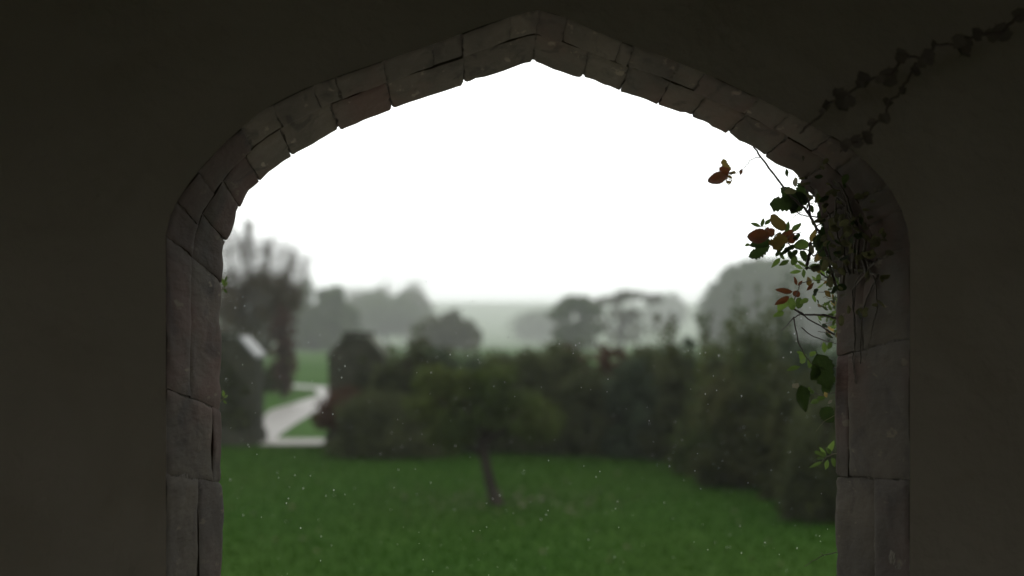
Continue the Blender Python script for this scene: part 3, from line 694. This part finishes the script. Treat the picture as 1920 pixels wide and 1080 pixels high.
LV = [
 # far dangling cluster
 (1366, 327, 1329, 342, 21, 'L_red', 'r'), (1366, 323, 1356, 299, 12, 'L_olive', 't'), (1367, 324, 1349, 314, 12, 'L_red', 't'), (1368, 328, 1366, 346, 11, 'L_olive', 'e'), (1367, 326, 1379, 323, 6, 'L_olive', 't'), (1391, 317, 1387, 328, 6, 'L_red', 'l'),
 # dark leaves under the arch
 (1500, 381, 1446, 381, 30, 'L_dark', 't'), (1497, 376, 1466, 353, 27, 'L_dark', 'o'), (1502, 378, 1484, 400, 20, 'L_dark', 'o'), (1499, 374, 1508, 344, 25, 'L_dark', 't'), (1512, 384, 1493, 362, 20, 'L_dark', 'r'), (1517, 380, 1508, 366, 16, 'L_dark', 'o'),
 (1491, 350, 1491, 333, 8, 'L_pale', 'r'), (1474, 316, 1476, 331, 6, 'L_dark', 'l'), (1519, 384, 1524, 398, 9, 'L_dark', 'o'), (1510, 338, 1505, 352, 10, 'L_dark', 'o'),
 # upper left cluster
 (1427, 425, 1408, 418, 6, 'L_green', 'l'), (1427, 425, 1431, 410, 8, 'L_green', 'o'), (1434, 422, 1445, 411, 7, 'L_green', 'l'), (1472, 432, 1445, 406, 21, 'L_olive', 'r'),
 (1444, 442, 1403, 446, 25, 'L_red', 'r'), (1446, 452, 1406, 460, 18, 'L_dark', 'o'), (1443, 462, 1405, 480, 22, 'L_dark', 'e'), (1406, 457, 1397, 461, 5, 'L_green', 'l'), (1452, 440, 1434, 431, 16, 'L_red', 't'), (1458, 449, 1442, 458, 14, 'L_olive', 'e'),
 (1473, 435, 1478, 416, 9, 'L_green', 'o'), (1484, 434, 1501, 419, 10, 'L_green', 'o'), (1474, 431, 1486, 456, 20, 'L_red', 't'), (1472, 442, 1450, 467, 22, 'L_olive', 't'), (1464, 436, 1452, 452, 14, 'L_dark', 'e'), (1470, 452, 1457, 474, 12, 'L_dark', 'o'),
 (1488, 459, 1515, 458, 17, 'L_green', 'r'), (1488, 450, 1499, 438, 9, 'L_dark', 't'), (1478, 440, 1470, 452, 12, 'L_dark', 'o'), (1490, 462, 1470, 468, 9, 'L_dark', 't'), (1480, 466, 1462, 478, 8, 'L_dark', 'o'),
 (1463, 483, 1446, 501, 9, 'L_bright', 'l'), (1460, 473, 1470, 486, 8, 'L_green', 'o'), (1479, 488, 1461, 498, 8, 'L_green', 'l'), (1491, 478, 1487, 496, 11, 'L_green', 'r'), (1493, 489, 1513, 501, 6, 'L_bright', 'l'), (1505, 504, 1488, 495, 6, 'L_bright', 'l'), (1502, 508, 1481, 511, 7, 'L_bright', 'l'), (1506, 504, 1507, 520, 7, 'L_green', 'l'),
 (1461, 470, 1455, 480, 8, 'L_dark', 'o'), (1480, 470, 1482, 486, 9, 'L_dark', 'o'), (1500, 470, 1512, 490, 13, 'L_dark', 'o'), (1495, 468, 1485, 482, 9, 'L_dark', 'o'),
 # right edge, dark
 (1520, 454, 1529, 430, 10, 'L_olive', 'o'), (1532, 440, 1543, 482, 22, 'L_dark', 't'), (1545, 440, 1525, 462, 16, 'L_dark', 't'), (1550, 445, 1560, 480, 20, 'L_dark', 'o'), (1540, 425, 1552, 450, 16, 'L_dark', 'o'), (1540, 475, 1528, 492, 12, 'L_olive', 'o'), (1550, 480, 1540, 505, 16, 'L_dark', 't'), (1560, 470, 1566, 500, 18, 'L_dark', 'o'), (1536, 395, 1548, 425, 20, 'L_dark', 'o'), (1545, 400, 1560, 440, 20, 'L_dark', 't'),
 (1536, 505, 1548, 498, 9, 'L_yellow', 'o'), (1530, 500, 1538, 512, 8, 'L_yellow', 'o'),
 # red sprig and green ones below
 (1494, 534, 1488, 519, 7, 'L_red', 'o'), (1496, 536, 1504, 526, 5, 'L_red', 'l'), (1486, 547, 1455, 543, 10, 'L_red', 'o'), (1487, 547, 1499, 555, 10, 'L_red', 'r'), (1479, 556, 1453, 571, 11, 'L_red', 'o'), (1478, 557, 1460, 583, 17, 'L_bright', 'o'), (1484, 557, 1485, 580, 12, 'L_bright', 'r'), (1500, 558, 1496, 578, 12, 'L_green', 'r'), (1470, 585, 1450, 594, 10, 'L_bright', 'o'), (1515, 560, 1500, 570, 10, 'L_bright', 'o'),
 (1519, 538, 1515, 520, 9, 'L_olive', 'l'), (1512, 545, 1525, 530, 7, 'L_red', 'l'),
 # lower tufts
 (1506, 662, 1504, 682, 12, 'L_bright', 't'), (1518, 668, 1530, 660, 9, 'L_bright', 'o'), (1546, 662, 1544, 642, 9, 'L_bright', 'l'), (1552, 655, 1560, 640, 8, 'L_green', 'l'), (1501, 687, 1475, 695, 8, 'L_green', 'l'), (1520, 690, 1514, 675, 9, 'L_green', 'o'), (1508, 665, 1494, 660, 6, 'L_bright', 'o'),
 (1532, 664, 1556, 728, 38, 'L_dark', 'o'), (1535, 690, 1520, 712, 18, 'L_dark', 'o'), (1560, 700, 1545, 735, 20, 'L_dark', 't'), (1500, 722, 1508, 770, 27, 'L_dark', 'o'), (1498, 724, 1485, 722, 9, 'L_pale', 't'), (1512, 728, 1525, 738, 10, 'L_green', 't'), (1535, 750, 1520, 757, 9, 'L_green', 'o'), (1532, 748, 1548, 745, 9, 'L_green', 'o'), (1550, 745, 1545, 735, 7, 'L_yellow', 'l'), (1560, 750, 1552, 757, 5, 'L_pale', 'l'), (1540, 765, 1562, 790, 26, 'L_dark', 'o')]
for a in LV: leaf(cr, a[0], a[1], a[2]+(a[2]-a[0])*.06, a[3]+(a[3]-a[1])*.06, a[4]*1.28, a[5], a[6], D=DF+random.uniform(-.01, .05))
stem(cr, [(1570, 735), (1545, 742), (1520, 735), (1500, 724)], .7); stem(cr, [(1570, 775), (1545, 790), (1529, 809)], .5, 'greenstem')
# dense foliage hugging the outer edge of the right jamb
for k in range(150):
    y = random.choice([random.gauss(555, 36), random.uniform(490, 640), random.uniform(400, 520)]); x = 1572-abs(random.gauss(0, 21))*(1 if 500 < y < 610 else .5)
    if y < 500 and x < 1545: x = 1550+random.random()*12
    a = random.uniform(0, 6.28); l_ = random.uniform(9, 19)
    m_ = random.choices(['L_green', 'L_bright', 'L_dark', 'L_yellow', 'L_olive'], [4, 3, 4, .35, .6])[0] if y > 500 else random.choices(['L_dark', 'L_green', 'L_olive'], [6, 1, .5])[0]
    leaf(cr, x, y, x+math.cos(a)*l_, y+math.sin(a)*l_, l_*random.uniform(.4, .62), m_, random.choice('oolr'), D=DF+random.uniform(0, .09), roll=random.uniform(-1, 1), dd=random.uniform(-.02, .02))
for k in range(9):
    y = 515+k*13; stem(cr, [(1590, y+18, DF+.05), (1565, y+random.uniform(-4, 8), DF+.04), (1545-random.uniform(0, 18), y+random.uniform(-8, 8), DF+.03)], .7, random.choice(['greenstem', 'stem']))

# creeper climbing the inner edge of the right reveal, up over the haunch
iv = thing('ivy', 'dark ivy stems and leaves clinging to the right shoulder of the stone arch', 'ivy', P(1640, 430, DN+.1))
def on_reveal(s, t, off=.012):
    p = S(s, t)-nrm(s, t)*off; D = p.y; return (960+p.x*F/D, 600-(p.z-CZ)*F/D, D)
for k in range(6):
    s = random.uniform(2.99, 3.04); t = random.uniform(.2, .95); pts = []
    while s > random.uniform(2.58, 2.8) and len(pts) < 14:
        pts.append(on_reveal(s, min(max(t, .04), .98), .008)); s -= random.uniform(.03, .05); t += random.gauss(-.02, .07)
    stem(iv, pts, random.uniform(1.4, 3.0), 'jambstem', taper=.45)
for k in range(4):
    s = random.uniform(2.97, 3.01); pts = [on_reveal(s, random.uniform(.05, .9), .006)]
    t = random.uniform(.05, .9)
    for j in range(5): s += random.uniform(.02, .035); t += random.gauss(0, .05); pts.append(on_reveal(s, min(max(t, .03), .97), .006))
    stem(iv, pts, random.uniform(.9, 1.8), 'jambstem', taper=.4)
for k in range(120):
    s = random.choice([random.uniform(2.72, 3.0), random.gauss(2.95, .07), random.uniform(2.85, 3.03)]); s = min(max(s, 2.6), 3.06)
    x, y, D = on_reveal(s, random.uniform(.1, .97), random.uniform(.015, .05)); a = random.uniform(0, 6.28); l_ = random.uniform(10, 24)
    leaf(iv, x, y, x+math.cos(a)*l_, y+math.sin(a)*l_, l_*random.uniform(.5, .85), random.choices(['L_dark', 'L_jamb', 'L_green'], [2, 8, .8])[0], random.choice('otr'), D=D, roll=random.uniform(-1.1, 1.1))
for x, y in ((1484, 258), (1507, 288), (1598, 288), (1643, 350), (1563, 405), (1618, 400), (1590, 440)):
    leaf(iv, x, y, x+random.uniform(-3, 5), y+14, 5, 'L_pale', 'l', D=on_reveal(2.9, .5)[2]+.02)

# ivy strand across the inner wall, hanging a little in front of it
D1 = 2.66
st1 = thing('ivy_strand', 'dark forked strand of ivy leaves trailing across the upper right of the inner wall', 'ivy', P(1700, 130, D1))
stem(st1, [(1960, 5), (1905, 32), (1878, 62), (1832, 66), (1800, 84), (1752, 84), (1735, 108), (1692, 108), (1672, 140), (1640, 146), (1610, 160), (1582, 182), (1552, 195), (1540, 215), (1520, 232), (1500, 250)], 2.6, 'drystem', D=D1)
stem(st1, [(1718, 118), (1708, 138), (1692, 165), (1684, 180), (1665, 192), (1662, 212), (1640, 232), (1628, 250), (1612, 266), (1590, 270), (1575, 285)], 2.2, 'drystem', D=D1)
for (x, y, w_) in ((1912, 28, 26), (1878, 60, 34), (1858, 66, 26), (1832, 64, 24), (1808, 88, 34), (1798, 78, 26), (1750, 84, 14), (1738, 108, 30), (1728, 118, 20), (1690, 106, 26), (1716, 133, 20), (1668, 144, 34), (1650, 148, 18), (1618, 150, 28), (1612, 158, 16), (1580, 188, 36), (1572, 174, 20), (1592, 192, 24), (1548, 198, 18), (1542, 208, 12), (1692, 170, 14), (1664, 192, 17), (1658, 222, 22), (1634, 228, 16), (1626, 258, 24), (1606, 264, 24), (1586, 272, 22), (1940, 14, 28)):
    a = random.uniform(1.0, 2.4) if random.random() < .6 else random.uniform(0, 6.28)
    leaf(st1, x-math.cos(a)*w_*.5, y-math.sin(a)*w_*.5, x+math.cos(a)*w_*.6, y+math.sin(a)*w_*.6, w_*1.15, 'L_ivy', 't', D=D1+random.uniform(-.02, .02), roll=random.uniform(-.5, .5))

def sprig(label, pts, lvs, m='L_bright', D=DF+.02):
    t = thing('sprig', label, 'sprig', P(pts[0][0], pts[0][1], D))
    stem(t, pts, 1.0, 'greenstem', D)
    for l_ in lvs: leaf(t, *l_[:5], l_[5] if len(l_) > 5 else m, l_[6] if len(l_) > 6 else 'o', D=D+random.uniform(-.01, .01))
sprig('bright green leafy sprig low on the right jamb above the lawn', [(1575, 850), (1560, 852), (1548, 858), (1540, 866)],
      [(1553, 848, 1563, 826, 14), (1558, 850, 1548, 838, 9, 'L_green'), (1550, 855, 1527, 846, 10, 'L_green', 't'), (1543, 865, 1516, 877, 8, 'L_green', 'l'), (1552, 862, 1547, 881, 10, 'L_bright', 'l'), (1560, 858, 1565, 876, 10, 'L_green'), (1548, 850, 1536, 838, 7, 'L_bright'), (1545, 858, 1530, 861, 8, 'L_green')])
sprig('tiny green sprig at the outer edge of the left jamb near the bare tree', [(410, 548), (420, 540), (424, 528)],
      [(420, 538, 427, 528, 6), (421, 535, 416, 522, 7), (420, 542, 426, 549, 6, 'L_green'), (422, 530, 425, 517, 5, 'L_green')])
sprig('tiny yellow green sprig at the left jamb beside the left gate pier', [(410, 755), (419, 748), (423, 738)],
      [(419, 747, 427, 741, 6, 'L_bright'), (420, 744, 418, 731, 6), (419, 750, 425, 757, 6, 'L_green')])
tw = thing('dead_twig', 'thin bare twig at the foot of the right jamb against the lawn', 'twig', P(1575, 1034, DF))
stem(tw, [(1578, 1033), (1562, 1037), (1544, 1041), (1528, 1050), (1508, 1062)], .8, D=DF); stem(tw, [(1544, 1041), (1538, 1036)], .5, D=DF)

# ------------------------------------------------------------ rain
sphere = []; sf = []
for i, ph in enumerate((.0, .7, 1.57, 2.44, 3.1416)):
    for k in range(6): sphere.append((math.sin(ph)*math.cos(k*1.0472), math.sin(ph)*math.sin(k*1.0472), math.cos(ph)))
for i in range(4):
    for k in range(6): sf.append((i*6+k, (i+1)*6+k, (i+1)*6+(k+1) % 6, i*6+(k+1) % 6))
sphere = np.array(sphere); sf = np.array(sf)
V = []; Q = []; n = 1000
for k in range(n):
    y = 3.4+random.random()**1.6*2.6; c = np.array((random.uniform(-.72, .82)*y/3.26, y, random.uniform(.25, 2.4)))
    r = random.choice((.0008, .0009, .001, .0012, .0015)); Q.append(sf+len(V)*30); V.append(sphere*np.array((r, r, r*random.uniform(1, 1.9)))+c)
mesh('rain', np.vstack(V), np.vstack(Q), M['water'], kind='stuff', smooth=True)

# ------------------------------------------------------------ mist
hz = bpy.data.materials.new('rain haze'); hz.use_nodes = True; n = hz.node_tree.nodes; n.clear()
o_ = n.new('ShaderNodeOutputMaterial'); pv = n.new('ShaderNodeVolumePrincipled')
pv.inputs['Density'].default_value = .00095; pv.inputs['Color'].default_value = (.93, .97, .91, 1); pv.inputs['Anisotropy'].default_value = .2
hz.node_tree.links.new(pv.outputs[0], o_.inputs['Volume'])
mesh('haze', *box(-1600, 1600, -100, 1600, -9.2, 26), hz, kind='stuff')
